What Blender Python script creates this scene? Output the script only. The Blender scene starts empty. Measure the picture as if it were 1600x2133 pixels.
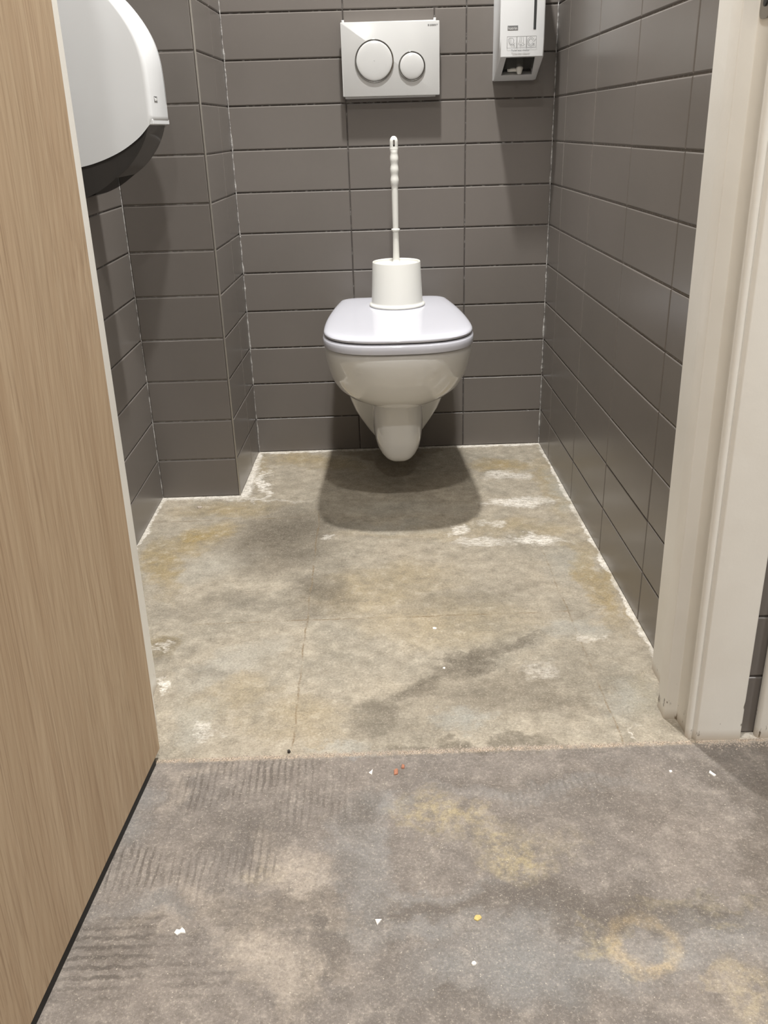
import bpy, bmesh, math, random
from mathutils import Vector, Matrix
random.seed(7)
C = bpy.context.scene.collection
SC = bpy.context.scene

# ------------------------------------------------------------------ camera, world, lamps, exposure
cam_d = bpy.data.cameras.new('camera'); cam = bpy.data.objects.new('camera', cam_d); C.objects.link(cam)
cam_d.sensor_fit = 'HORIZONTAL'; cam_d.sensor_width = 36.0
cam_d.lens = 36.0 * 1821.4148 / 1600.0
cam_d.clip_start = 0.02
_r = Vector((0.9994, -0.0211, -0.0279)); _f = Vector((0.0081, 0.9153, -0.4027)).normalized()
_r = (_r - _f * _r.dot(_f)).normalized(); _u = _r.cross(_f)
cam.matrix_world = Matrix(((_r.x, _u.x, -_f.x, -0.2532), (_r.y, _u.y, -_f.y, -2.3729), (_r.z, _u.z, -_f.z, 0.8437), (0, 0, 0, 1)))
SC.camera = cam
SC.view_settings.view_transform = 'Standard'; SC.view_settings.look = 'None'
SC.view_settings.gamma = 1.0; SC.view_settings.use_curve_mapping = False
SC.view_settings.exposure = 0.82

w = bpy.data.worlds.new('world'); SC.world = w; w.use_nodes = True
w.node_tree.nodes['Background'].inputs[0].default_value = (1.0, 0.98, 0.95, 1); w.node_tree.nodes['Background'].inputs[1].default_value = 0.015

def lamp(name, loc, size, power, color):
    d = bpy.data.lights.new(name, 'AREA'); d.shape = 'DISK'; d.size = size; d.energy = power; d.color = color
    o = bpy.data.objects.new(name, d); C.objects.link(o); o.location = loc
    return o
lamp('stall_downlight', (-0.17, -0.52, 2.49), 0.085, 33.0, (1.0, 0.992, 0.975))
lamp('washroom_downlight', (-0.19, -1.75, 2.49), 0.085, 15.5, (1.0, 0.992, 0.975))
lamp('casing_fill', (1.6, -2.9, 2.49), 0.5, 28.0, (1.0, 0.992, 0.975))  # added fill lamp, out of view, brightens the door casing and open leaf
lamp('washroom_downlight', (-0.15, -3.40, 2.49), 0.10, 13.0, (1.0, 0.992, 0.975))

# ------------------------------------------------------------------ material helpers
class NT:
    def __init__(s, name):
        s.m = bpy.data.materials.new(name); s.m.use_nodes = True
        s.t = s.m.node_tree; s.n = s.t.nodes; s.b = s.n['Principled BSDF']
        s.co = s.n.new('ShaderNodeNewGeometry').outputs['Position']
    def link(s, a, b): s.t.links.new(a, b)
    def _in(s, sock, v):
        if hasattr(v, 'is_output') or isinstance(v, bpy.types.NodeSocket): s.link(v, sock)
        else: sock.default_value = v
    def math(s, op, a, b=0.0, c=None, clamp=False):
        n = s.n.new('ShaderNodeMath'); n.operation = op; n.use_clamp = clamp
        s._in(n.inputs[0], a); s._in(n.inputs[1], b)
        if c is not None: s._in(n.inputs[2], c)
        return n.outputs[0]
    def vmath(s, op, a, b=None):
        n = s.n.new('ShaderNodeVectorMath'); n.operation = op
        s._in(n.inputs[0], a)
        if b is not None: s._in(n.inputs[1], b)
        return n.outputs['Value'] if op in ('LENGTH', 'DOT_PRODUCT') else n.outputs[0]
    def noise(s, scale, detail=4, rough=0.55, vec=None, dist=0.0, out=0):
        n = s.n.new('ShaderNodeTexNoise'); n.inputs['Scale'].default_value = scale
        n.inputs['Detail'].default_value = detail; n.inputs['Roughness'].default_value = rough
        n.inputs['Distortion'].default_value = dist
        s.link(vec if vec is not None else s.co, n.inputs['Vector'])
        return n.outputs[out]
    def rng(s, v, a, b, c=0.0, d=1.0, smooth=False):
        n = s.n.new('ShaderNodeMapRange'); n.clamp = True
        if smooth: n.interpolation_type = 'SMOOTHSTEP'
        s._in(n.inputs[0], v)
        for i, x in enumerate((a, b, c, d)): n.inputs[i + 1].default_value = x
        return n.outputs[0]
    def mix(s, f, a, b):
        n = s.n.new('ShaderNodeMix'); n.data_type = 'RGBA'
        s._in(n.inputs[0], f); s._in(n.inputs[6], a); s._in(n.inputs[7], b)
        return n.outputs[2]
    def scale(s, v, k):
        n = s.n.new('ShaderNodeMapping'); n.inputs['Scale'].default_value = k; s.link(v, n.inputs['Vector']); return n.outputs[0]
    def bump(s, h, strength=0.2, dist=0.002):
        n = s.n.new('ShaderNodeBump'); n.inputs['Strength'].default_value = strength; n.inputs['Distance'].default_value = dist
        s.link(h, n.inputs['Height']); s.link(n.outputs[0], s.b.inputs['Normal'])
    def sep(s, v):
        n = s.n.new('ShaderNodeSeparateXYZ'); s.link(v, n.inputs[0]); return n.outputs
    def set(s, **k):
        for a, v in k.items():
            s._in(s.b.inputs[{'col': 'Base Color', 'rough': 'Roughness', 'metal': 'Metallic', 'spec': 'Specular IOR Level',
                              'coat': 'Coat Weight', 'coatr': 'Coat Roughness', 'trans': 'Transmission Weight', 'alpha': 'Alpha',
                              'sss': 'Subsurface Weight'}[a]], v)

def rgb(r, g, b):   # sRGB 0-255 to linear
    f = lambda c: (c / 255 / 12.92) if c <= 10 else ((c / 255 + 0.055) / 1.055) ** 2.4
    return (f(r), f(g), f(b), 1.0)

def plain(name, col, rough=0.4, var=0.03, vs=30, bump=0.0, **k):
    t = NT(name)
    c2 = tuple(min(1, c * (1 - var * 2)) for c in col[:3]) + (1,)
    t.set(col=t.mix(t.rng(t.noise(vs, 3), 0.35, 0.65), col, c2), rough=rough, **k)
    if bump: t.bump(t.noise(vs * 6, 3), bump, 0.001)
    return t.m

def tile_mat():
    t = NT('glazed_taupe_tile')
    n = t.noise(2.3, 3)
    n2 = t.noise(60, 4)
    c = t.mix(t.rng(n, 0.3, 0.7), rgb(112, 106, 101), rgb(105, 100, 95))
    c = t.mix(t.rng(n2, 0.40, 0.80, 0, 0.12), c, rgb(118, 112, 106))
    t.set(col=c, rough=0.28, spec=0.5)
    return t.m
def grout_mat():
    t = NT('grey_grout')
    n = t.noise(90, 4)
    t.set(col=t.mix(t.rng(n, 0.55, 0.68), rgb(70, 65, 61), rgb(140, 137, 133)), rough=0.9)
    return t.m
def grout_light_mat():
    t = NT('pale_grout')
    t.set(col=t.mix(t.rng(t.noise(90, 4), 0.5, 0.65), rgb(128, 123, 118), rgb(160, 156, 151)), rough=0.9)
    return t.m
def caulk_mat():
    t = NT('pale_corner_grout')
    n = t.noise(55, 5, 0.7)
    t.set(col=t.mix(t.rng(n, 0.42, 0.6), rgb(108, 103, 99), rgb(186, 184, 180)), rough=0.8)
    t.bump(t.noise(200, 3), 0.6, 0.002)
    return t.m
def paint_mat():
    t = NT('cream_painted_timber')
    z = t.sep(t.co)[2]
    sp = t.noise(75, 4, 0.7, vec=t.scale(t.co, (1, 1, 0.35)))
    low = t.rng(z, 0.02, 0.22, 0.30, 0.0)
    scuff = t.rng(t.math('ADD', sp, low), 0.90, 0.96)
    rare = t.rng(t.noise(38, 2, 0.5, vec=t.scale(t.co, (1, 1, 0.4))), 0.755, 0.77)
    c = t.mix(t.rng(t.noise(6, 3), 0.35, 0.65), rgb(228, 225, 217), rgb(221, 217, 208))
    c = t.mix(t.math('MAXIMUM', scuff, rare), c, rgb(96, 88, 78))
    c = t.mix(t.rng(z, 0.0, 0.018, 0.55, 0.0), c, rgb(150, 128, 100))
    t.set(col=c, rough=0.38)
    t.bump(t.noise(130, 3, 0.6), 0.15, 0.0012)
    return t.m
def wood_mat():
    t = NT('oak_laminate')
    # grain follows the height of the leaf; coordinates of the leaf itself
    tc = t.n.new('ShaderNodeTexCoord').outputs['Object']
    warp = t.noise(1.3, 2, vec=t.scale(tc, (1, 1, 0.45)), out=1)
    wv = t.vmath('ADD', tc, t.vmath('MULTIPLY', t.vmath('SUBTRACT', warp, (0.5, 0.5, 0.5)), (0.10, 0.10, 0.0)))
    fine = t.noise(420, 4, 0.6, vec=t.scale(wv, (1, 1, 0.012)))
    mid = t.noise(60, 3, 0.6, vec=t.scale(wv, (1, 1, 0.02)))
    broad = t.noise(9, 3, 0.55, vec=t.scale(wv, (1, 1, 0.10)))
    # cathedral figure
    n = t.n.new('ShaderNodeTexWave'); n.wave_type = 'RINGS'; n.rings_direction = 'Z'
    n.inputs['Scale'].default_value = 22; n.inputs['Distortion'].default_value = 2.2; n.inputs['Detail'].default_value = 2
    n.inputs['Detail Scale'].default_value = 1.2
    mp = t.n.new('ShaderNodeMapping'); mp.inputs['Location'].default_value = (0, 0.52, -0.06); mp.inputs['Scale'].default_value = (1, 1, 1)
    t.link(wv, mp.inputs['Vector'])
    sx = t.sep(mp.outputs[0])
    cmb = t.n.new('ShaderNodeCombineXYZ')
    t.link(t.math('MULTIPLY', t.math('ADD', sx[1], t.math('MULTIPLY', sx[2], -0.22)), 1.0), cmb.inputs[0])
    t.link(t.math('MULTIPLY', sx[2], 0.09), cmb.inputs[1])
    t.link(cmb.outputs[0], n.inputs['Vector'])
    c = t.mix(t.rng(broad, 0.3, 0.7), rgb(182, 161, 134), rgb(170, 149, 122))
    c = t.mix(t.rng(mid, 0.40, 0.68, 0, 0.55), c, rgb(158, 133, 106))
    c = t.mix(t.rng(n.outputs['Fac'], 0.5, 1.0, 0.0, 0.22), c, rgb(150, 126, 99))
    c = t.mix(t.rng(fine, 0.50, 0.66, 0, 0.62), c, rgb(134, 110, 86))
    t.set(col=c, rough=0.55, spec=0.35)
    t.bump(fine, 0.12, 0.0006)
    return t.m

BLOBS = {
    'dark': [(-0.4671,-0.5804,0.195,0.1384,1.5411,1), (-0.3733,-0.8437,0.0937,0.0641,2.2374,0.85), (-0.3928,-0.9176,0.0649,0.0395,2.996,0.5), (-0.2604,-1.246,0.0595,0.0418,-1.8663,0.8), (-0.1883,-1.1759,0.0921,0.0276,-2.4878,0.9), (-0.0969,-1.101,0.0953,0.0256,-2.6059,1), (-0.002,-1.0536,0.057,0.0117,-2.4087,0.8), (-0.0568,-1.1945,0.1708,0.0791,3.1046,0.65), (0.0216,-1.2315,0.0969,0.0409,2.9435,0.75), (-0.1191,-1.3272,0.1491,0.0154,3.0863,0.8), (-0.2017,-1.2735,0.0813,0.0413,3.0836,0.4), (-0.6813,-0.2582,0.2541,0.0396,3.0457,0.3), (0.0997,-1.1281,0.0712,0.0367,2.7346,0.3), (-0.1644,-0.1486,0.2352,0.1467,3.016,0.35), (-0.5271,-0.8713,0.1143,0.0376,3.0469,0.45), (-0.6359,-0.8917,0.067,0.0362,2.96,0.4), (-0.3432,-0.7317,0.0826,0.0389,2.2222,0.4), (-0.5549,-1.1015,0.042,0.0201,3.0093,0.5), (-0.6374,-1.0201,0.0384,0.0291,2.5347,0.5), (-0.0091,-0.8697,0.1538,0.0226,-3.0322,0.3), (-0.0944,-0.8733,0.1395,0.0451,-2.8352,0.25), (-0.3496,-0.5114,0.0904,0.0404,3.0313,0.3)],
    'ochre': [(-0.6629,-0.5775,0.1124,0.0622,-2.1877,0.95), (-0.7148,-0.6925,0.1408,0.0401,1.8032,0.8), (-0.6418,-1.0199,0.0455,0.0306,2.819,0.6), (-0.4569,-0.0637,0.1093,0.0539,2.9923,0.7), (0.0816,-0.1646,0.0902,0.0512,3.0686,0.8), (0.1939,-0.3206,0.2026,0.0379,1.5486,0.6), (0.1793,-0.8338,0.1956,0.0324,1.5781,0.8), (-0.3612,-0.1112,0.0802,0.0448,2.989,0.5), (0.0783,-0.5731,0.1301,0.0519,3.0762,0.45), (-0.611,-0.4048,0.1389,0.0422,-3.0075,0.6), (-0.244,-0.8232,0.1716,0.0962,-2.75,0.45), (-0.1393,-0.9616,0.1789,0.1043,3.0805,0.35), (-0.5771,-0.0715,0.2347,0.0267,1.6825,0.4), (-0.5027,-1.1808,0.0961,0.052,-2.51,0.35), (-0.3881,-1.2507,0.0911,0.06,2.9838,0.35), (0.2309,-0.9868,0.0909,0.0198,1.535,0.6), (0.1584,-1.2075,0.0633,0.0237,1.4011,0.4), (-0.1843,-0.5777,0.1743,0.0358,3.0596,0.3)],
    'white': [(-0.5479,-0.2468,0.1009,0.0164,1.6382,1), (0.0858,-0.4232,0.0869,0.0326,3.067,0.85), (0.098,-0.6453,0.0629,0.0267,3.085,0.9), (-0.064,-0.5745,0.0283,0.0232,3.1027,0.8), (0.0203,-0.5579,0.0328,0.0184,3.0859,0.55), (-0.0277,-0.6353,0.0633,0.022,3.0683,0.6), (0.0955,-0.2444,0.0749,0.0344,3.0649,0.6), (-0.5294,-1.257,0.0313,0.0126,2.5097,0.5), (-0.5101,-1.285,0.0223,0.0091,3.0415,0.4), (0.1095,-1.3144,0.0202,0.0053,1.7762,0.6), (0.1277,-1.0463,0.0223,0.0157,-3.0278,0.5), (0.0071,-1.1438,0.0327,0.0276,-2.8685,0.35), (-0.3582,-0.5891,0.0196,0.01,3.0213,0.5), (-0.6401,-1.0279,0.021,0.0063,3.0496,0.5), (-0.621,-1.1399,0.0316,0.0094,1.8044,0.9), (-0.593,-0.1628,0.1418,0.0212,1.63,0.7), (-0.6195,-0.3437,0.1835,0.0123,3.0536,0.5)],
    'cool': [(-0.1343,-1.2654,0.0445,0.0287,3.1146,0.9), (0.1011,-1.0119,0.0778,0.0298,3.1012,0.6), (0.1395,-1.2194,0.0671,0.0437,1.1324,0.6), (-0.5546,-1.2411,0.0642,0.0433,1.9672,0.5), (-0.2974,-1.3195,0.0789,0.0132,3.0839,0.7), (0.1355,-0.7677,0.0878,0.0581,1.2538,0.4), (0.2113,-0.3543,0.143,0.0342,1.5126,0.8), (-0.2381,-0.5473,0.1328,0.0368,3.0552,0.4), (-0.5165,-1.0819,0.1203,0.0437,-2.5292,0.45), (-0.5986,-0.7125,0.096,0.0643,-2.413,0.35), (-0.178,-0.4417,0.1621,0.052,3.0521,0.3), (-0.2833,-1.5398,0.1264,0.0424,1.5758,0.55), (-0.2634,-1.4285,0.0399,0.0375,2.7999,0.6), (-0.0879,-1.6942,0.137,0.0604,3.1324,0.6), (0.1082,-1.6653,0.0993,0.0566,-3.0247,0.6), (-0.2056,-1.6379,0.0778,0.02,3.0979,0.45), (-0.5454,-1.6088,0.0582,0.0274,3.0141,0.35), (-0.6084,-1.4476,0.0585,0.0365,2.0303,0.4), (-0.0434,-1.421,0.1588,0.0193,3.0906,0.4), (-0.2311,-1.5878,0.1162,0.0146,3.0945,0.4)],
    'light': [(-0.3724,-1.5625,0.065,0.0374,2.1988,0.85), (-0.4049,-1.5338,0.0439,0.0264,2.3045,0.5), (-0.4037,-1.6552,0.0722,0.043,2.1662,0.85), (-0.3665,-1.7117,0.0417,0.0303,2.0582,0.7), (-0.4732,-1.5981,0.0361,0.0273,2.7667,0.5), (-0.34,-1.6182,0.0567,0.0138,3.0897,0.5), (-0.5223,-1.6369,0.0507,0.0197,3.0496,0.4), (0.1009,-1.754,0.0361,0.0223,0.9574,0.4), (-0.5131,-1.3558,0.0844,0.0104,3.0839,0.35), (-0.561,-1.3936,0.061,0.0198,1.8037,0.4), (-0.3153,-1.6903,0.0319,0.0181,3.0633,0.35)],
    'yellow': [(-0.1743,-1.4698,0.0784,0.0391,2.6843,0.7), (-0.0969,-1.5488,0.0559,0.0454,2.1949,0.7), (-0.2181,-1.4495,0.039,0.0183,3.0898,0.5), (-0.0166,-1.6629,0.0352,0.0166,-2.8137,0.8), (0.1212,-1.6448,0.0275,0.008,3.1256,0.9), (-0.0207,-1.6343,0.0112,0.0067,-3.078,0.5), (-0.0009,-1.7052,0.0209,0.0083,3.1412,0.4), (0.1123,-1.7379,0.0321,0.0263,0.786,0.5), (-0.4033,-1.5496,0.0306,0.0228,2.8973,0.3), (-0.1091,-1.5076,0.0983,0.0423,2.8474,0.35), (0.1027,-1.6178,0.0898,0.0112,3.0996,0.5)],
    'brown': [(0.0044,-1.6237,0.1879,0.0351,3.0362,0.75), (0.2274,-1.5245,0.1152,0.0283,1.1497,0.7), (0.2127,-1.4152,0.0676,0.0211,2.5017,0.5), (-0.2833,-1.4552,0.0634,0.0207,1.5758,0.6), (0.1059,-1.625,0.0855,0.015,-3.1137,0.8), (-0.1809,-1.6117,0.1023,0.021,3.0972,0.55), (-0.4032,-1.6084,0.149,0.0181,3.0931,0.5), (-0.3219,-1.4622,0.0325,0.0266,2.9228,0.3), (0.0915,-1.6173,0.0563,0.014,3.1138,0.5), (-0.0715,-1.7412,0.035,0.0286,0.9505,0.3), (-0.3012,-1.5622,0.0359,0.0302,2.938,0.35), (0.0356,-1.5931,0.0461,0.0146,3.1198,0.4), (0.0331,-1.4625,0.1412,0.0542,3.1237,0.35), (-0.4342,-1.4914,0.0762,0.0338,3.0496,0.35), (-0.5638,-1.6481,0.0485,0.0354,2.6092,0.35), (-0.338,-1.6582,0.0455,0.0377,1.839,0.5), (-0.0667,-1.4002,0.2018,0.0198,3.089,0.3), (-0.3447,-1.7297,0.0229,0.0199,1.9938,0.3), (-0.1883,-1.7473,0.06,0.0217,3.1079,0.3), (0.1257,-1.4763,0.0391,0.0259,-2.9623,0.3)],
    'hatch': [(-0.4792,-1.3979,0.087,0.0497,-3.1286,1), (-0.3552,-1.4424,0.079,0.0458,3.0356,0.6), (-0.4146,-1.3663,0.0906,0.0307,3.068,0.8), (-0.4538,-1.5315,0.068,0.0393,2.9957,0.8), (-0.5748,-1.5335,0.0556,0.0417,2.4479,0.9), (-0.5046,-1.5524,0.0502,0.0367,2.7802,0.6), (-0.0236,-1.4221,0.1058,0.0288,3.1001,0.4)],
    'hatch2': [(-0.5735,-1.6729,0.0752,0.052,2.7375,1), (-0.4634,-1.6898,0.0493,0.035,2.8578,0.5)],
}
RING = (0.0282,-1.6777,0.0325,0.0237,0.9533)


def floor_mat():
    t = NT('scraped_concrete_screed')
    pos = t.co
    wob = t.vmath('MULTIPLY', t.vmath('SUBTRACT', t.noise(11, 5, 0.65, out=1), (0.5, 0.5, 0.5)), (0.16, 0.16, 0.0))
    wpos = t.vmath('ADD', pos, wob)
    wob2 = t.vmath('MULTIPLY', t.vmath('SUBTRACT', t.noise(45, 4, 0.7, out=1), (0.5, 0.5, 0.5)), (0.035, 0.035, 0.0))
    wpos = t.vmath('ADD', wpos, wob2)
    def blob(b, soft, vec):
        x, y, rx, ry, a, st = b
        d = t.vmath('SUBTRACT', vec, (x, y, 0.0))
        ca, sa = math.cos(a), math.sin(a)
        u = t.vmath('DOT_PRODUCT', d, (ca / rx, sa / rx, 0.0)); v = t.vmath('DOT_PRODUCT', d, (-sa / ry, ca / ry, 0.0))
        r2 = t.math('MULTIPLY_ADD', u, u, t.math('MULTIPLY', v, v))
        return t.rng(r2, soft, 1.35, st, 0.0)
    def field(key, soft=0.0, vec=None):
        out = None
        for b in BLOBS[key]:
            m = blob(b, soft, wpos if vec is None else vec)
            out = m if out is None else t.math('MAXIMUM', out, m)
        return out
    big = t.noise(3.2, 4, 0.6); med = t.noise(14, 5, 0.65); fin = t.noise(70, 5, 0.75); grit = t.noise(460, 3, 0.8)
    vfin = t.noise(240, 4, 0.75); mot = t.noise(38, 7, 0.72)
    xyz = t.sep(pos); X, Y = xyz[0], xyz[1]
    ywob = t.math('ADD', Y, t.math('MULTIPLY', t.math('SUBTRACT', fin, 0.5), 0.010))
    outer = t.rng(ywob, -1.345, -1.335, 1.0, 0.0)
    # inside the stall: warm beige, olive and grey clouds
    cin = t.mix(t.rng(big, 0.35, 0.65), rgb(155, 145, 128), rgb(142, 135, 121))
    cin = t.mix(t.rng(med, 0.45, 0.72, 0, 0.6), cin, rgb(176, 165, 146))
    cin = t.mix(t.rng(t.noise(6, 5, 0.7), 0.52, 0.72, 0, 0.55), cin, rgb(124, 118, 105))
    cin = t.mix(t.math('MULTIPLY', field('ochre'), t.rng(med, 0.3, 0.6, 0.5, 1.0)), cin, rgb(142, 122, 76))
    # outside: mauve grey
    cout = t.mix(t.rng(big, 0.35, 0.65), rgb(124, 115, 107), rgb(108, 102, 97))
    cout = t.mix(t.rng(t.noise(8, 5, 0.7), 0.48, 0.70, 0, 0.6), cout, rgb(140, 131, 122))
    cout = t.mix(t.rng(t.noise(5, 5, 0.7), 0.54, 0.72, 0, 0.5), cout, rgb(92, 86, 81))
    cout = t.mix(t.math('MULTIPLY', field('yellow'), t.rng(fin, 0.40, 0.62, 0.1, 0.9)), cout, rgb(176, 160, 118))
    ringd = t.vmath('SUBTRACT', t.vmath('ADD', pos, wob2), (RING[0], RING[1], 0.0))
    rr = t.vmath('LENGTH', t.vmath('MULTIPLY', ringd, (1, 1, 0)))
    ring = t.math('MULTIPLY', t.rng(t.math('ABSOLUTE', t.math('SUBTRACT', rr, 0.034)), 0.002, 0.014, 0.8, 0.0), t.rng(fin, 0.35, 0.6, 0.3, 1.0))
    cout = t.mix(ring, cout, rgb(186, 164, 126))
    c = t.mix(outer, cin, cout)
    c = t.mix(t.rng(mot, 0.34, 0.50, 0.55, 0.0), c, t.mix(outer, rgb(112, 104, 90), rgb(92, 85, 78)))
    c = t.mix(t.rng(mot, 0.52, 0.68, 0.0, 0.5), c, t.mix(outer, rgb(190, 180, 162), rgb(160, 151, 140)))
    c = t.mix(t.math('MULTIPLY', field('cool'), t.rng(med, 0.3, 0.65, 0.4, 0.95)), c, t.mix(outer, rgb(158, 158, 151), rgb(136, 137, 136)))
    c = t.mix(t.math('MULTIPLY', field('light'), t.rng(fin, 0.30, 0.65, 0.25, 0.95)), c, rgb(174, 162, 147))
    c = t.mix(t.math('MULTIPLY', field('dark'), t.rng(fin, 0.30, 0.7, 1.0, 0.6)), c, rgb(82, 74, 62))
    c = t.mix(t.math('MULTIPLY', field('brown'), t.rng(fin, 0.30, 0.7, 1.0, 0.6)), c, rgb(74, 66, 58))
    # notched trowel marks in the outer screed
    wv = t.n.new('ShaderNodeTexWave'); wv.bands_direction = 'X'; wv.inputs['Scale'].default_value = 32
    wv.inputs['Distortion'].default_value = 3.0; wv.inputs['Detail'].default_value = 2; wv.inputs['Detail Scale'].default_value = 3
    t.link(t.scale(pos, (1.0, 0.25, 1)), wv.inputs['Vector'])
    wv2 = t.n.new('ShaderNodeTexWave'); wv2.bands_direction = 'Y'; wv2.inputs['Scale'].default_value = 24
    wv2.inputs['Distortion'].default_value = 3.0; wv2.inputs['Detail'].default_value = 2; wv2.inputs['Detail Scale'].default_value = 3
    t.link(pos, wv2.inputs['Vector'])
    h1 = t.math('MULTIPLY', field('hatch'), t.rng(wv.outputs['Fac'], 0.55, 0.9)); h2 = t.math('MULTIPLY', field('hatch2'), t.rng(wv2.outputs['Fac'], 0.55, 0.9))
    hat = t.math('MULTIPLY', t.math('MAXIMUM', h1, h2), t.rng(med, 0.33, 0.50, 0.1, 0.85))
    hat = t.math('MULTIPLY', hat, outer)
    c = t.mix(hat, c, rgb(84, 77, 71))
    # old joints of the removed floor tiles
    def line(ax, v, wdt, lo, hi, other):
        a = t.math('ADD', ax, t.math('MULTIPLY', t.math('SUBTRACT', med, 0.5), 0.012))
        m = t.rng(t.math('ABSOLUTE', t.math('SUBTRACT', a, v)), wdt * 0.3, wdt, 1.0, 0.0)
        return t.math('MULTIPLY', m, t.math('MULTIPLY', t.rng(other, lo - 0.01, lo), t.rng(other, hi, hi + 0.01, 1.0, 0.0)))
    lines = t.math('MAXIMUM', t.math('MAXIMUM', line(X, -0.391, 0.0022, -1.33, -0.45, Y), line(X, 0.100, 0.002, -1.33, -0.6, Y)),
                   t.math('MAXIMUM', line(Y, -0.948, 0.0022, -0.6, 0.21, X), line(Y, -0.470, 0.0022, -0.78, -0.44, X)))
    lines = t.math('MULTIPLY', lines, t.rng(t.noise(25, 4, 0.7), 0.42, 0.6, 0.05, 0.75))
    c = t.mix(lines, c, rgb(112, 92, 64))
    # white residue: streaks and the mortar left along the walls
    wht = t.math('MULTIPLY', field('white', 0.2), t.rng(t.noise(120, 5, 0.8, vec=t.scale(pos, (0.6, 1.3, 1))), 0.42, 0.55, 0.12, 0.95))
    edge_n = t.math('MULTIPLY', t.math('SUBTRACT', t.noise(22, 5, 0.75), 0.47), 0.045)
    def near(ax, v, sign, wd):
        d = t.math('MULTIPLY', t.math('SUBTRACT', v, ax), sign)      # distance inside the room from that wall
        return t.rng(t.math('SUBTRACT', d, edge_n), wd * 0.7, wd * 1.2, 1.0, 0.0)
    inner = t.math('SUBTRACT', 1.0, outer)
    back = near(Y, 0.0, 1.0, 0.014); right = t.math('MULTIPLY', near(X, 0.2191, 1.0, 0.007), t.rng(t.noise(9, 3), 0.38, 0.55, 0.35, 1.0))
    lft = t.math('MULTIPLY', near(X, -0.7932, -1.0, 0.007), 0.9)
    blk = t.math('MULTIPLY', near(X, -0.590, -1.0, 0.016), t.rng(Y, -0.34, -0.33))
    blf = t.math('MULTIPLY', near(Y, -0.3205, 1.0, 0.008), t.rng(X, -0.58, -0.57, 1.0, 0.0))
    ed = t.math('MAXIMUM', t.math('MAXIMUM', back, right), t.math('MAXIMUM', lft, t.math('MAXIMUM', blk, blf)))
    ed = t.math('MULTIPLY', t.math('MULTIPLY', ed, inner), t.rng(fin, 0.36, 0.56, 0.2, 0.8))
    c = t.mix(t.math('MAXIMUM', wht, ed), c, rgb(232, 226, 216))
    # fine mottling and grit
    c = t.mix(t.rng(grit, 0.60, 0.70, 0.0, 0.62), c, rgb(205, 192, 172))
    c = t.mix(t.rng(grit, 0.30, 0.42, 0.52, 0.0), c, rgb(78, 70, 60))
    c = t.mix(t.rng(vfin, 0.35, 0.5, 0.36, 0.0), c, rgb(88, 80, 68))
    c = t.mix(t.rng(vfin, 0.55, 0.7, 0.0, 0.34), c, rgb(206, 196, 178))
    vo = t.n.new('ShaderNodeTexVoronoi'); vo.inputs['Scale'].default_value = 190; t.link(pos, vo.inputs['Vector'])
    sel = t.sep(vo.outputs['Color'])[0]
    speck = t.math('MULTIPLY', t.rng(vo.outputs['Distance'], 0.08, 0.16, 1.0, 0.0), t.rng(sel, 0.86, 0.90))
    c = t.mix(t.math('MULTIPLY', speck, 0.6), c, rgb(216, 205, 188))
    # crumbled seam between the two screeds
    seam = t.math('MULTIPLY', t.rng(t.math('ABSOLUTE', t.math('ADD', ywob, 1.337)), 0.0015, 0.006, 1.0, 0.0), t.rng(fin, 0.42, 0.52, 0.1, 0.8))
    c = t.mix(seam, c, t.mix(t.rng(grit, 0.45, 0.55), rgb(200, 180, 158), rgb(92, 76, 62)))
    t.set(col=c, rough=t.rng(med, 0.3, 0.7, 0.55, 0.8), spec=0.35)
    hh = t.math('ADD', t.math('MULTIPLY', grit, 0.35), t.math('ADD', t.math('MULTIPLY', vfin, 0.5), t.math('MULTIPLY', hat, -0.6)))
    t.bump(hh, 0.45, 0.003)
    return t.m

M = {
 'tile': tile_mat(), 'grout': grout_mat(), 'grout2': grout_light_mat(), 'caulk': caulk_mat(), 'paint': paint_mat(), 'wood': wood_mat(), 'floor': floor_mat(),
 'ceiling': plain('white_ceiling', rgb(215, 212, 206), 0.8), 'wall': plain('pale_washroom_wall', rgb(168, 162, 155), 0.7),
 'ceramic': plain('white_vitreous_china', rgb(230, 230, 228), 0.10, 0.01, 4, coat=0.3),
 'seat': plain('white_duroplast', rgb(196, 196, 203), 0.10, 0.005, 4),
 'plastic': plain('white_plastic', rgb(224, 223, 216), 0.35, 0.01, 8),
 'plate': plain('gloss_white_plate', rgb(204, 204, 202), 0.14, 0.01, 8),
 'chrome': plain('chrome_ring', rgb(150, 150, 148), 0.12, 0.01, 8, metal=1.0),
 'steel': plain('brushed_steel', rgb(150, 146, 140), 0.3, 0.05, 60, metal=1.0),
 'casewhite': plain('white_dispenser_plastic', rgb(216, 217, 217), 0.35, 0.01, 8),
 'ink': plain('grey_print', rgb(112, 112, 112), 0.6, 0.01, 8), 'inklight': plain('white_print', rgb(225, 225, 222), 0.6, 0.01, 8),
 'black': plain('black_strip', rgb(14, 13, 12), 0.6, 0.02, 20), 'gap': plain('dark_gap', rgb(48, 50, 50), 0.5, 0.02, 20),
 'rubber': plain('grey_buffer', rgb(70, 70, 68), 0.6), 'trimal': plain('satin_edge_trim', rgb(165, 160, 152), 0.35, 0.03, 40, metal=0.6),
 'terracotta': plain('terracotta_chip', rgb(166, 112, 86), 0.8, 0.1, 300), 'chip': plain('white_chip', rgb(238, 234, 226), 0.7, 0.03, 200),
 'yellowchip': plain('yellow_crumb', rgb(200, 178, 112), 0.8, 0.1, 200), 'stone': plain('pale_crumbs', rgb(190, 177, 163), 0.9, 0.25, 400),
 'darkstone': plain('dark_crumb', rgb(58, 54, 50), 0.9, 0.1, 200), 'paper': plain('paper_core', rgb(200, 190, 175), 0.8),
}
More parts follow.
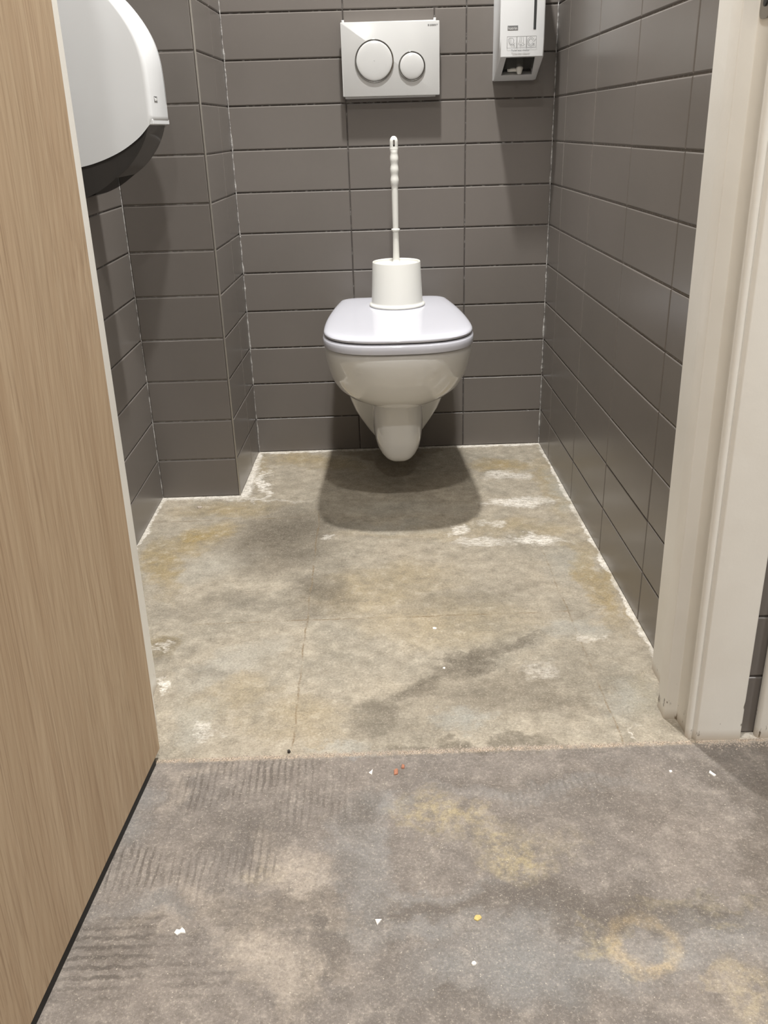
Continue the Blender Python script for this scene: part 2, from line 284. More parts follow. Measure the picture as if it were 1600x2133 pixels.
def smoked():
    t = NT('smoked_plastic')
    t.set(col=t.mix(t.rng(t.noise(5, 2), 0.4, 0.6), (0.035, 0.032, 0.029, 1), (0.045, 0.041, 0.037, 1)), rough=0.12, alpha=0.86)
    return t.m
M['smoke'] = smoked()
def smoked_clear():
    t = NT('smoked_window')
    t.set(col=t.mix(t.rng(t.noise(5, 2), 0.4, 0.6), (0.030, 0.032, 0.028, 1), (0.04, 0.042, 0.038, 1)), rough=0.08, alpha=0.62)
    return t.m
M['window'] = smoked_clear()

# ------------------------------------------------------------------ mesh helpers
def obj(name, bm, mats, parent=None, smooth=False, loc=None):
    me = bpy.data.meshes.new(name); bmesh.ops.recalc_face_normals(bm, faces=bm.faces) if smooth != 'keep' else None
    bm.to_mesh(me); bm.free()
    for m in (mats if isinstance(mats, (list, tuple)) else [mats]): me.materials.append(m)
    if smooth:
        for p in me.polygons: p.use_smooth = True
    o = bpy.data.objects.new(name, me); C.objects.link(o)
    if loc: o.location = loc
    if parent: o.parent = parent
    return o
def thing(name, label, cat, loc, group=None):
    o = bpy.data.objects.new(name, None); o.empty_display_size = 0.05; C.objects.link(o); o.location = loc
    o['label'] = label; o['category'] = cat
    if group: o['group'] = group
    return o
def part(name, bm, mats, parent, smooth=False, auto=None):
    """part meshes are written in world coordinates and re-based to their thing"""
    base = Vector(parent.location)
    if parent.parent: base = Vector(parent.location) + Vector(parent.parent.location)
    bmesh.ops.translate(bm, verts=bm.verts, vec=-base)
    o = obj(name, bm, mats, parent, smooth)
    if auto is not None: sharp(o, auto)
    return o
def sharp(o, deg=35):
    me = o.data
    for p in me.polygons: p.use_smooth = True
    bm = bmesh.new(); bm.from_mesh(me)
    for e in bm.edges:
        e.smooth = not (len(e.link_faces) == 2 and e.calc_face_angle(0) > math.radians(deg))
    bm.to_mesh(me); bm.free()
def tag(o, label, cat, group=None):
    o['label'] = label; o['category'] = cat
    if group: o['group'] = group
    return o
def structure(o, label=None, cat=None):
    o['kind'] = 'structure'
    if label: o['label'] = label
    if cat: o['category'] = cat
    return o
def add_box(bm, lo, hi, bev=0.0, seg=2, mi=0):
    vs = [bm.verts.new((x, y, z)) for z in (lo[2], hi[2]) for y in (lo[1], hi[1]) for x in (lo[0], hi[0])]
    fs = [bm.faces.new([vs[i] for i in f]) for f in ((0, 2, 3, 1), (4, 5, 7, 6), (0, 1, 5, 4), (2, 6, 7, 3), (0, 4, 6, 2), (1, 3, 7, 5))]
    for f in fs: f.material_index = mi
    if bev > 0:
        es = list({e for f in fs for e in f.edges})
        bmesh.ops.bevel(bm, geom=es, offset=bev, segments=seg, profile=0.5, affect='EDGES')
    return fs
def box(lo, hi, bev=0.0, seg=2):
    bm = bmesh.new(); add_box(bm, lo, hi, bev, seg); return bm
def add_lathe(bm, prof, cx, cy, n=48, z0=0.0, cap=True, mi=0):
    rings = []
    for r, z in prof:
        rings.append([bm.verts.new((cx + r * math.cos(2 * math.pi * k / n), cy + r * math.sin(2 * math.pi * k / n), z + z0)) for k in range(n)])
    for a, b in zip(rings, rings[1:]):
        for k in range(n):
            f = bm.faces.new((a[k], a[(k + 1) % n], b[(k + 1) % n], b[k])); f.material_index = mi
    if cap:
        f = bm.faces.new(rings[0][::-1]); f.material_index = mi
        f = bm.faces.new(rings[-1]); f.material_index = mi
def lathe(prof, cx, cy, n=48, z0=0.0, cap=True):
    bm = bmesh.new(); add_lathe(bm, prof, cx, cy, n, z0, cap); return bm
def add_loft(bm, rings, cap0=True, cap1=True, mi=0):
    R = [[bm.verts.new(p) for p in r] for r in rings]; n = len(R[0])
    for a, b in zip(R, R[1:]):
        for k in range(n):
            f = bm.faces.new((a[k], a[(k + 1) % n], b[(k + 1) % n], b[k])); f.material_index = mi
    if cap0: bm.faces.new(R[0][::-1]).material_index = mi
    if cap1: bm.faces.new(R[-1]).material_index = mi
    return R
def add_prism(bm, pts, fn0, fn1, mi=0):
    add_loft(bm, [[fn0(p) for p in pts], [fn1(p) for p in pts]], mi=mi)
def bevel_sharp(bm, off, seg=2, deg=40):
    es = [e for e in bm.edges if len(e.link_faces) == 2 and e.calc_face_angle(0) > math.radians(deg)]
    bmesh.ops.bevel(bm, geom=es, offset=off, segments=seg, profile=0.5, affect='EDGES')
def round_poly(pts, rads, seg=6):
    """2-D polygon with rounded corners"""
    out = []; n = len(pts)
    for i, p in enumerate(pts):
        r = rads[i] if isinstance(rads, (list, tuple)) else rads
        p = Vector(p); a = Vector(pts[i - 1]) - p; b = Vector(pts[(i + 1) % n]) - p
        la, lb = a.length, b.length; a.normalize(); b.normalize()
        ang = a.angle(b)
        d = min(r / math.tan(ang / 2), la * 0.48, lb * 0.48) if r > 0 else 0
        if d <= 1e-6: out.append(tuple(p)); continue
        s, e = p + a * d, p + b * d
        for k in range(seg + 1):
            u = k / seg; q = s * (1 - u) ** 2 + p * 2 * u * (1 - u) + e * u * u
            out.append(tuple(q))
    return out
def text_bm(s, size, depth=0.0003):
    cu = bpy.data.curves.new('t', 'FONT'); cu.body = s; cu.size = size; cu.extrude = depth / 2; cu.align_x = 'LEFT'
    o = bpy.data.objects.new('t', cu); C.objects.link(o)
    dg = bpy.context.evaluated_depsgraph_get(); me = o.evaluated_get(dg).to_mesh()
    bm = bmesh.new(); bm.from_mesh(me); o.evaluated_get(dg).to_mesh_clear()
    bpy.data.objects.remove(o); bpy.data.curves.remove(cu)
    return bm

# ------------------------------------------------------------------ tiled walls (real tiles, eased edges, recessed grout)
GJ = 0.0026
def add_tiles(bm, P, us, zs, skip=None, extra=None, rnd=0.0004):
    """P(u, z, d) -> world point, d = depth out of the wall (0 = tile face)."""
    cells = [(us[i], us[i + 1], zs[j], zs[j + 1]) for i in range(len(us) - 1) for j in range(len(zs) - 1) if not (skip and skip(us[i], us[i + 1], zs[j], zs[j + 1]))]
    cells += extra or []
    for (u0, u1, z0, z1) in cells:
        g = GJ / 2; s = 1 if u1 > u0 else -1
        if abs(u1 - u0) < 0.008: continue
        a0, a1, b0, b1 = u0 + s * g * 0.7, u1 - s * g * 0.7, z0 + g, z1 - g
        dd = random.uniform(-rnd, rnd)
        rings = []
        for ins, d in ((0, -0.006), (0, -0.0022 + dd), (0.0004, -0.0012 + dd), (0.0011, -0.0004 + dd), (0.0024, 0.0 + dd)):
            rings.append([bm.verts.new(P(u, z, d)) for u, z in ((a0 + s * ins, b0 + ins), (a1 - s * ins, b0 + ins), (a1 - s * ins, b1 - ins), (a0 + s * ins, b1 - ins))])
        for a, b in zip(rings, rings[1:]):
            for k in range(4): bm.faces.new((a[k], a[(k + 1) % 4], b[(k + 1) % 4], b[k])).material_index = 0
        bm.faces.new(rings[-1]).material_index = 0
    u0, u1, z0, z1 = us[0], us[-1], zs[0], zs[-1]
    q = [bm.verts.new(P(u, z, -0.0026)) for u, z in ((u0, z0), (u1, z0), (u1, z1), (u0, z1))]
    bm.faces.new(q).material_index = 1
def add_slab(bm, P, u0, u1, z0, z1, d0=-0.0028, d1=-0.10):
    A = [bm.verts.new(P(u, z, d)) for d in (d0, d1) for u, z in ((u0, z0), (u1, z0), (u1, z1), (u0, z1))]
    for f in ((0, 1, 2, 3), (7, 6, 5, 4), (0, 4, 5, 1), (1, 5, 6, 2), (2, 6, 7, 3), (3, 7, 4, 0)):
        bm.faces.new([A[i] for i in f]).material_index = 1
ZS = [0.1 * k for k in range(0, 25)] + [2.5]
XR, XL, BY, BX, LX = 0.2191, -0.5848, -0.3205, -0.5965, -0.7932

# back wall: one tile course runs short beside the flush plate
bm = bmesh.new(); P = lambda u, z, d: (u, -d * 1.0, z)
P = lambda u, z, d: Vector((u, 0.0 - d, z))
us = [XL - 0.005, -0.2947, 0.0, XR]
def skip(u0, u1, z0, z1): return abs(u0 + 0.2947) < 1e-4 and 0.95 < z0 < 1.05
add_tiles(bm, P, us, ZS, skip, [(-0.2947, -0.0765, 1.0, 1.1), (-0.0765, 0.0, 1.0, 1.1)])
add_slab(bm, P, XL - 0.15, XR + 0.12, 0, 2.5)
structure(obj('wall_back', bm, [M['tile'], M['grout']]), 'taupe tiled back wall behind the wall-hung toilet', 'wall')

# right wall
bm = bmesh.new(); P = lambda u, z, d: Vector((XR - d, u, z))
add_tiles(bm, P, [0.0, -0.136, -0.4192, -0.7035, -0.9885, -1.2735], ZS)
add_slab(bm, P, 0.12, -1.27, 0, 2.5)
structure(obj('wall_right', bm, [M['tile'], M['grout2']]), 'taupe tiled wall on the right of the toilet stall', 'wall')

# left wall of the recess
bm = bmesh.new(); P = lambda u, z, d: Vector((LX + d, u, z))
add_tiles(bm, P, [BY, -0.606, -0.891, -1.1765], ZS)
add_slab(bm, P, BY - 0.0, -1.176, 0, 2.5)
structure(obj('wall_left', bm, [M['tile'], M['grout']]), 'taupe tiled wall on the left of the stall behind the open door', 'wall')

# boxed-in pier in the back left corner
bm = bmesh.new()
P = lambda u, z, d: Vector((u, BY - d, z))
add_tiles(bm, P, [LX, BX - 0.003], ZS)
def PS(u, z, d):
    t_ = (u - BY) / (0 - BY)
    return Vector((BX + (XL - BX) * t_ + d, u, z))
add_tiles(bm, PS, [BY + 0.003, -0.1285, 0.0], ZS)
A = []
for z in (0, 2.5):
    A.append([bm.verts.new(p) for p in ((LX - 0.1, BY + 0.0028, z), (BX - 0.0028, BY + 0.0028, z), (XL - 0.0028, 0.0, z), (LX - 0.1, 0.0, z))])
for k in range(4): bm.faces.new((A[0][k], A[0][(k + 1) % 4], A[1][(k + 1) % 4], A[1][k])).material_index = 1
bm.faces.new(A[1]).material_index = 1
structure(obj('wall_pier', bm, [M['tile'], M['grout2']]), 'boxed-in tiled pier in the back left corner', 'wall')
# satin edge trim on the outer corner of the pier
bm = bmesh.new(); add_box(bm, (BX - 0.0036, BY - 0.0006, 0.0), (BX + 0.0006, BY + 0.0036, 2.5), 0.0012, 2)
structure(obj('trim_1', bm, M['trimal']), 'thin metal edge trim on the corner of the tiled pier', 'trim')

# irregular pale grout beads in the inner corners
def bead(name, x, y, ax, ay, wmax, label, n=260):
    bm = bmesh.new(); rings = []
    for k in range(n + 1):
        z = 2.4 * k / n; wd = wmax * 0.8 * (0.55 + 0.45 * math.sin(k * 0.7 + math.sin(k * 0.23) * 3) * 0.6 + random.uniform(-0.25, 0.35))
        wd = max(wd, 0.0016)
        rings.append([Vector((x, y, z)), Vector((x + ax * wd, y - 0.0002, z)), Vector((x + ax * wd * 0.35, y + ay * wd * 0.35, z)), Vector((x + ax * 0.0002, y + ay * wd, z))])
    add_loft(bm, rings)
    structure(obj(name, bm, M['caulk']), label, 'trim')
bead('trim_2', XL, -0.0002, 1, -1, 0.0050, 'pale ragged grout bead in the corner between pier and back wall')
bead('trim_3', XR, -0.0002, -1, -1, 0.0050, 'pale ragged grout bead in the right corner of the back wall')
bead('trim_4', LX, BY, 1, -1, 0.0010, 'thin grout bead in the corner between left wall and pier')

# floor and ceiling, walls of the washroom around the photographer
bm = bmesh.new(); add_box(bm, (-1.6, -4.0, -0.1), (2.1, 0.1, 0.0))
structure(obj('floor', bm, M['floor']), 'bare stained concrete floor with scraped tile adhesive', 'floor')
structure(obj('ceiling', box((-1.6, -4.0, 2.5), (2.1, 0.1, 2.6)), M['ceiling']))
structure(obj('wall_washroom_left', box((-1.7, -4.0, 0), (-1.6, -1.32, 2.5)), M['wall']))
structure(obj('wall_washroom_right', box((2.1, -4.0, 0), (2.2, -1.32, 2.5)), M['wall']))
structure(obj('wall_washroom_rear', box((-1.6, -4.1, 0), (2.1, -4.0, 2.5)), M['wall']))

# partition wall holding the door frames (room side tiled)
bm = bmesh.new()
P = lambda u, z, d: Vector((u, -1.3205 - d, z))
add_tiles(bm, P, [0.262, 0.45], ZS, None)
add_tiles(bm, P, [-1.6, -1.30, -1.0, -0.695], ZS)
add_box(bm, (0.2225, -1.3175, 0), (0.335, -1.146, 2.5), mi=1)
add_box(bm, (-1.6, -1.3175, 0), (-0.668, -1.18, 2.5), mi=1)
add_box(bm, (-0.79, -1.20, 0), (-0.668, -1.146, 2.5), mi=1)
add_tiles(bm, P, [-0.695, -0.395, -0.095, 0.205, 0.262], [2.17, 2.27, 2.37, 2.5])
add_box(bm, (-0.668, -1.3175, 2.14), (0.2225, -1.146, 2.5), mi=1)
add_box(bm, (1.15, -1.3175, 0), (2.1, -1.146, 2.5), mi=1)
add_box(bm, (0.335, -1.3175, 2.14), (1.15, -1.146, 2.5), mi=1)
structure(obj('wall_front', bm, [M['tile'], M['grout']]), 'tiled partition wall beside the door frame', 'wall')

# ------------------------------------------------------------------ door frames
def frame_side(name, pts, lean, z1, label, seg=3):
    bm = bmesh.new(); rings = []
    for k in range(7):
        z = z1 * k / 6
        rings.append([Vector((x + lean * z, y, z)) for x, y in pts])
    add_loft(bm, rings)
    bmesh.ops.recalc_face_normals(bm, faces=bm.faces)
    es = [e for e in bm.edges if len(e.link_faces) == 2 and e.calc_face_angle(0) > math.radians(50) and abs(e.verts[0].co.z - e.verts[1].co.z) > 0.1]
    bmesh.ops.bevel(bm, geom=es, offset=0.0016, segments=seg, profile=0.5, affect='EDGES')
    o = obj(name, bm, M['paint']); sharp(o, 50)
    return structure(o, label, 'door frame')
RF = [(0.226, -1.1430), (0.1990, -1.1430), (0.1990, -1.2360), (0.1765, -1.2460), (0.1762, -1.2800), (0.1945, -1.2818), (0.1968, -1.3170),
      (0.1945, -1.3200), (0.1945, -1.3255), (0.1975, -1.3290), (0.2020, -1.3290), (0.2040, -1.3275), (0.2065, -1.3335), (0.2085, -1.3345), (0.2715, -1.3345), (0.2730, -1.3325), (0.2730, -1.3215), (0.226, -1.3190)]
frame_r = frame_side('door_frame_right', RF, -0.010, 2.14, 'cream painted door frame on the right of the stall opening')
frame_r.name = 'trim_5'
mid = (0.1990 - 0.6300) / 2
LF = [(2 * mid - x, y) for x, y in RF][::-1]
frame_l = frame_side('door_frame_left', LF, 0.010, 2.14, 'white painted door frame edge visible behind the oak door'); frame_l.name = 'trim_6'
bm = bmesh.new()
add_box(bm, (-0.63, -1.2790, 2.10), (0.20, -1.1430, 2.14), 0.002); add_box(bm, (-0.70, -1.3345, 2.105), (0.27, -1.2795, 2.17), 0.002)
structure(obj('trim_7', bm, M['paint']), 'cream door frame head above the stall opening', 'door frame')
# neighbouring stall: its frame starts right of the tiled strip
NF = [(0.2965, -1.3215), (0.2965, -1.3300), (0.3010, -1.3345), (0.3600, -1.3345), (0.3650, -1.3300), (0.3690, -1.3180), (0.3715, -1.2818), (0.3900, -1.2800), (0.3900, -1.1500), (0.3400, -1.1500), (0.3400, -1.3190)]
fr2 = frame_side('door_frame_next', NF, -0.004, 2.14, 'cream door frame of the next stall at the right edge'); fr2.name = 'trim_8'
d2 = obj('door_2', box((0.377, -1.318, 0.012), (1.15, -1.285, 2.12), 0.001), M['wood'])
structure(d2, 'closed oak door of the next stall', 'door')
obj('door_handle', box((0.44, -1.375, 1.03), (0.56, -1.362, 1.05), 0.005), M['steel'], d2)

# strike plate in the rebate of the right frame
def SX(z): return -0.010 * z
bm = bmesh.new()
poly = round_poly([(-1.312, 0.9400), (-1.312, 1.14), (-1.2840, 1.14), (-1.2840, 0.9400)], 0.010, 6)
xx = 0.1950 + SX(1.0)
add_prism(bm, poly, lambda p: Vector((xx + 0.004, p[0], p[1])), lambda p: Vector((xx - 0.0006 - 0.0, p[0], p[1])))
sp = obj('strike_plate', bm, M['steel'], frame_r); sp['label'] = 'steel strike plate'
bm = bmesh.new(); add_lathe(bm, [(0.0045, 0), (0.0045, 0.0012), (0.002, 0.0014)], 0, 0, 20)
bmesh.ops.rotate(bm, verts=bm.verts, matrix=Matrix.Rotation(-math.pi / 2, 3, 'Y')); bmesh.ops.translate(bm, verts=bm.verts, vec=(xx - 0.0006, -1.298, 0.956))
obj('screw', bm, M['gap'], sp)

# ------------------------------------------------------------------ the open oak door
D0 = Vector((-0.5857, -1.3245, 0.0)); ang = math.atan2(-(-0.6233 + 0.5857), 0.4100)   # lean to the left of the camera axis
TH, LEN, HZ = 0.040, 0.83, 2.09
bm = bmesh.new()
rings = []
for k in range(7):
    z = 0.0135 + (HZ - 0.0135) * k / 6
    l = 0.0150 * z
    rings.append([Vector((l, 0, z)), Vector((l - TH, 0, z)), Vector((l - TH, -LEN, z)), Vector((l, -LEN, z))])
add_loft(bm, rings)
bmesh.ops.recalc_face_normals(bm, faces=bm.faces)
bevel_sharp(bm, 0.0008, 2, 60)
door = obj('door_1', bm, M['wood'], smooth=False)
door.location = D0; door.rotation_euler = (0, 0, -ang)
structure(door, 'light oak laminate door standing open on the left', 'door')
leaf_strip = obj('bottom_strip', box((-TH + 0.006, -LEN + 0.02, 0.0008), (-0.0008, -0.020, 0.0136)), M['black'], door); leaf_strip['label'] = 'black strip under the door'  # black strip filling the gap between leaf and floor
for z in (0.28, 1.75):
    bm = bmesh.new(); add_lathe(bm, [(0.0075, z), (0.0075, z + 0.09)], -TH - 0.004 + 0.015 * z, -0.012, 20)
    obj('hinge', bm, M['steel'], door)

# ------------------------------------------------------------------ toilet
TX = -0.1925
toilet = thing('wall_hung_toilet', 'white wall-hung toilet with closed square-fronted lid in the middle of the stall', 'toilet', (TX, 0.0, 0.10))
def d_outline(hw_back, hw_max, y_back, y_front, n=72, ex=2.6, ywide=-0.40, cr=0.035, offs=0.0):
    """closed outline, D shape in plan: rounded back corners, gently swelling sides, superellipse front"""
    pts = []
    m = 26
    # front half superellipse from right (+x) side to left
    for k in range(m + 1):
        a = math.pi * k / m
        ca, sa = math.cos(a), math.sin(a)
        x = hw_max * math.copysign(abs(ca) ** (2 / ex), ca); y = ywide + (y_front - ywide) * abs(sa) ** (2 / ex)
        pts.append((TX + x, y))
    # left side to the back
    for k in range(1, 10):
        u = k / 10; hw = hw_max + (hw_back - hw_max) * (u ** 1.8)
        pts.append((TX - hw, ywide + (y_back - cr - ywide) * u))
    for k in range(7):
        a = math.pi / 2 * k / 6
        pts.append((TX - hw_back + cr - cr * math.cos(a), y_back - cr + cr * math.sin(a)))
    for k in range(7):
        a = math.pi / 2 * (1 - k / 6)
        pts.append((TX + hw_back - cr + cr * math.cos(a), y_back - cr + cr * math.sin(a)))
    for k in range(9, 0, -1):
        u = k / 10; hw = hw_max + (hw_back - hw_max) * (u ** 1.8)
        pts.append((TX + hw, ywide + (y_back - cr - ywide) * u))
    return pts
# bowl: (z, half width at widest, half width at back, y front, y of widest point)
BOWL = [(0.2330, 0.010, 0.008, -0.330, -0.30), (0.2345, 0.045, 0.040, -0.368, -0.28), (0.2400, 0.075, 0.066, -0.402, -0.28), (0.2500, 0.100, 0.088, -0.434, -0.29), (0.2660, 0.124, 0.108, -0.466, -0.31),
        (0.2870, 0.1425, 0.124, -0.494, -0.335), (0.3100, 0.1530, 0.134, -0.512, -0.355), (0.3380, 0.1600, 0.141, -0.531, -0.375), (0.3700, 0.1645, 0.146, -0.545, -0.39), (0.3880, 0.1658, 0.148, -0.5515, -0.40), (0.3960, 0.1655, 0.148, -0.5515, -0.40), (0.3997, 0.1638, 0.146, -0.5495, -0.40), (0.4018, 0.1590, 0.142, -0.544, -0.40), (0.4022, 0.1500, 0.136, -0.534, -0.40)]
bm = bmesh.new(); rings = []
for z, hw, hb, yf, yw in BOWL:
    rings.append([Vector((x, y, z)) for x, y in d_outline(hb, hw, -0.002, yf, ywide=yw, cr=min(0.02, hb * 0.5), ex=2.15 + max(0, (z - 0.30)) * 4.5)])
add_loft(bm, rings)
# rear body running into the wall, narrowing downwards
SK = [(0.36, 0.140), (0.30, 0.138), (0.25, 0.133), (0.20, 0.123), (0.165, 0.112), (0.13, 0.095), (0.10, 0.079), (0.07, 0.060), (0.055, 0.050)]
rings = []
for z, hw in SK:
    yf = -0.30 + (0.36 - z) * 0.62 if z < 0.30 else -0.263
    sec = round_poly([(TX + hw, -0.002), (TX + hw * 0.96, yf), (TX - hw * 0.96, yf), (TX - hw, -0.002)], [0, 0.03, 0.03, 0], 5)
    rings.append([Vector((x, y, z)) for x, y in sec])
add_loft(bm, rings)
# trap front
SP = [(0.262, 0.0655, -0.352), (0.240, 0.0650, -0.354), (0.205, 0.0645, -0.355), (0.175, 0.0638, -0.356), (0.150, 0.0625, -0.356), (0.130, 0.0602, -0.355), (0.112, 0.0562, -0.352), (0.098, 0.0500, -0.347), (0.088, 0.0430, -0.340), (0.081, 0.0345, -0.330), (0.0765, 0.022, -0.316), (0.075, 0.008, -0.300)]
rings = []
for z, hw, yf in SP:
    sec = []
    for k in range(25):
        a = math.pi * k / 24; ca, sa = math.cos(a), math.sin(a)
        sec.append(Vector((TX + hw * math.copysign(abs(ca) ** 0.62, ca), -0.20 + (yf + 0.20) * abs(sa) ** 0.62, z)))
    yb = -0.10 - 0.10 * (0.262 - z) / 0.17
    sec += [Vector((TX - hw, yb, z)), Vector((TX + hw, yb, z))]
    rings.append(sec)
add_loft(bm, rings)
body = part('bowl', bm, M['ceramic'], toilet, auto=38)
# seat ring (seen from the side below the lid) and lid
def slab(z_list, hwb, hwm, yb, yf, yw, cr, ex):
    bm = bmesh.new(); rings = []
    for z, o in z_list:
        rings.append([Vector((x, y, z)) for x, y in d_outline(hwb - o, hwm - o, yb - o, yf + o, ywide=yw, cr=cr, ex=ex)])
    add_loft(bm, rings); return bm
part('seat', slab([(0.4045, 0.0020), (0.4052, 0.0008), (0.4075, 0.0002), (0.4120, 0.0), (0.4200, 0.0004), (0.4235, 0.0022), (0.4250, 0.0055)], 0.140, 0.1685, -0.050, -0.560, -0.405, 0.035, 2.75), M['seat'], toilet, auto=45)
zl = [(0.4280, 0.0050), (0.4284, 0.0036), (0.4295, 0.0030), (0.4325, 0.0026), (0.4352, 0.0045), (0.4372, 0.0085), (0.4388, 0.015), (0.4398, 0.028), (0.4404, 0.050), (0.4406, 0.085)]
part('lid', slab(zl, 0.140, 0.1685, -0.048, -0.560, -0.405, 0.035, 2.75), M['seat'], toilet, auto=45)
for s in (-1, 1):
    bm = bmesh.new(); add_box(bm, (TX + s * 0.078 - 0.016, -0.052, 0.4005), (TX + s * 0.078 + 0.016, -0.024, 0.424), 0.004)
    part('hinge', bm, M['chrome'], toilet, auto=40)
for s in (-1, 1):
    for yy in (-0.47, -0.16):
        bm = bmesh.new(); add_box(bm, (TX + s * 0.12 - 0.012, yy - 0.008, 0.4005), (TX + s * 0.12 + 0.012, yy + 0.008, 0.4045), 0.001)
        part('buffer', bm, M['rubber'], toilet)

# ------------------------------------------------------------------ brush and its holder, standing on the lid
BXC, BYC, LZ = -0.1855, -0.190, 0.4406
br = thing('toilet_brush_holder', 'white plastic toilet brush holder standing on the closed toilet lid', 'brush holder', (BXC, BYC, LZ))
prof = [(0.030, 0.0), (0.0655, 0.0), (0.0680, 0.0012), (0.0686, 0.0035), (0.0675, 0.0062), (0.0640, 0.0076), (0.0628, 0.009), (0.0625, 0.012), (0.0582, 0.1035), (0.0578, 0.1048), (0.0570, 0.1054), (0.0560, 0.1048), (0.0556, 0.1030), (0.0600, 0.012), (0.02, 0.010)]
part('cup', lathe([(r, z + LZ) for r, z in prof], BXC, BYC, 72, cap=False), M['plastic'], br, auto=50)
hd = thing('toilet_brush', 'upright white toilet brush with wavy grip, stored in the holder on the lid', 'toilet brush', (BXC, BYC, LZ + 0.06))
part('lid_disc', lathe([(0.0548, 0.5385), (0.0552, 0.5395), (0.0545, 0.5408), (0.020, 0.5425), (0.010, 0.5440), (0.0085, 0.5465), (0.0080, 0.550)], BXC, BYC, 64), M['plastic'], hd, auto=50)
st = [(0.0080, 0.548), (0.0076, 0.570), (0.0073, 0.600), (0.0072, 0.6155), (0.0100, 0.6165), (0.0106, 0.6185), (0.0100, 0.6205), (0.0070, 0.6215), (0.0074, 0.66), (0.0077, 0.7185)]
part('shaft', lathe(st, BXC, BYC, 28), M['plastic'], hd, auto=50)
bm = bmesh.new(); rings = []
zz = [0.7170 + 0.0015 * k for k in range(70)]
def gr(z):
    r = 0.0095
    if z < 0.722: r = 0.0078 + 0.0017 * max(0, (z - 0.717)) / 0.005
    if 0.722 <= z < 0.798: r = 0.0094 + 0.00055 * math.cos((z - 0.728) * 2 * math.pi / 0.0235)
    return r
tops = [0.7170 + 0.0015 * k for k in range(64)] + [0.814, 0.8165, 0.819, 0.8212, 0.8230, 0.8241, 0.8245]
for z in tops:
    r = gr(z)
    if z > 0.812: r = 0.0095 * math.sqrt(max(0.01, 1 - ((z - 0.812) / 0.0128) ** 2))
    fl = 1.0 if z < 0.79 else max(0.85, 1 - (z - 0.79) * 30)
    rings.append([Vector((BXC + r * math.cos(2 * math.pi * k / 28), BYC + r * fl * math.sin(2 * math.pi * k / 28), z)) for k in range(28)])
add_loft(bm, rings)
grip = part('grip', bm, M['plastic'], hd, auto=60)
# hanging slot: recessed dark-lit hole cut by a boolean
cut = bmesh.new()
pl = round_poly([(-0.0024, 0.8020), (0.0024, 0.8020), (0.0024, 0.8165), (-0.0024, 0.8165)], 0.0023, 6)
add_prism(cut, pl, lambda p: Vector((BXC + p[0], BYC - 0.03, p[1])), lambda p: Vector((BXC + p[0], BYC + 0.03, p[1])))
co = obj('cutter', cut, M['plastic'])
md = grip.modifiers.new('slot', 'BOOLEAN'); md.object = co; md.operation = 'DIFFERENCE'; md.solver = 'EXACT'
bpy.context.view_layer.update()
dg = bpy.context.evaluated_depsgraph_get(); me2 = bpy.data.meshes.new_from_object(grip.evaluated_get(dg))
grip.modifiers.clear(); grip.data = me2; bpy.data.objects.remove(co)
# bristles inside the holder
bm = bmesh.new(); add_lathe(bm, [(0.004, 0.455), (0.036, 0.462), (0.040, 0.49), (0.036, 0.52), (0.006, 0.530), (0.006, 0.540)], BXC, BYC, 32)
part('bristle_head', bm, M['plastic'], hd)

# ------------------------------------------------------------------ flush plate
fp = thing('flush_plate', 'white dual flush plate with two round chrome-ringed buttons above the toilet', 'flush plate', (-0.184, 0.0, 0.992))
bm = bmesh.new(); add_box(bm, (-0.2960, -0.018, 0.9085), (-0.0760, 0.004, 1.0725), 0.001)
for tx in (-0.2975, -0.0800): add_box(bm, (tx, -0.016, 1.070), (tx + 0.006, -0.004, 1.0775), 0.001)
part('mounting_frame', bm, M['plate'], fp)
def plate_pt(u, v, y):    # u, v in 0..1 ; very slightly skewed like the fitted plate
    x0, x1 = -0.3005, -0.0668
    return Vector((x0 + (x1 - x0) * u, y, 0.9130 + 0.1585 * v - 0.0015 * u))
bm = bmesh.new()
outl = round_poly([(0, 0), (1, 0), (1, 1), (0, 1)], 0.012, 4)
add_loft(bm, [[plate_pt(0.5 + (u - 0.5) * s, 0.5 + (v - 0.5) * s2, y) for u, v in outl] for s, s2, y in ((1.0, 1.0, -0.018), (1.0, 1.0, -0.0290), (0.997, 0.996, -0.0302), (0.988, 0.985, -0.0306))])
part('front_plate', bm, M['plate'], fp, auto=30)
def button(cx, cz, r, y0):
    def ring_bm(prof):
        bm = bmesh.new(); add_lathe(bm, prof, 0, 0, 64, cap=False)
        bmesh.ops.rotate(bm, verts=bm.verts, matrix=Matrix.Rotation(math.pi / 2, 3, 'X')); bmesh.ops.translate(bm, verts=bm.verts, vec=(cx, y0, cz)); return bm
    part('chrome_ring', ring_bm([(r, -0.001), (r, 0.0022), (r - 0.0010, 0.0032), (r - 0.0024, 0.0030), (r - 0.0030, 0.0012), (r - 0.0030, -0.001)]), M['chrome'], fp, auto=50)
    q = r - 0.0036
    pr = [(q, -0.001), (q, 0.0040)] + [(q * math.cos(a), 0.0040 + 0.0030 * math.sin(a)) for a in [math.radians(x) for x in (8, 18, 30, 45, 60, 75, 89)]]
    b = part('flush_button', ring_bm(pr), M['plate'], fp, auto=60)
button(-0.2228, 0.9885, 0.0465, -0.0306)
button(-0.1333, 0.9752, 0.0322, -0.0306)
bm = text_bm('GEBERIT', 0.0052); bmesh.ops.rotate(bm, verts=bm.verts, matrix=Matrix.Rotation(math.pi / 2, 3, 'X')); bmesh.ops.translate(bm, verts=bm.verts, vec=(-0.0905, -0.0308, 1.0590))
add_box(bm, (-0.0945, -0.0310, 1.0592), (-0.0918, -0.0305, 1.0626))
part('lettering', bm, M['ink'], fp)

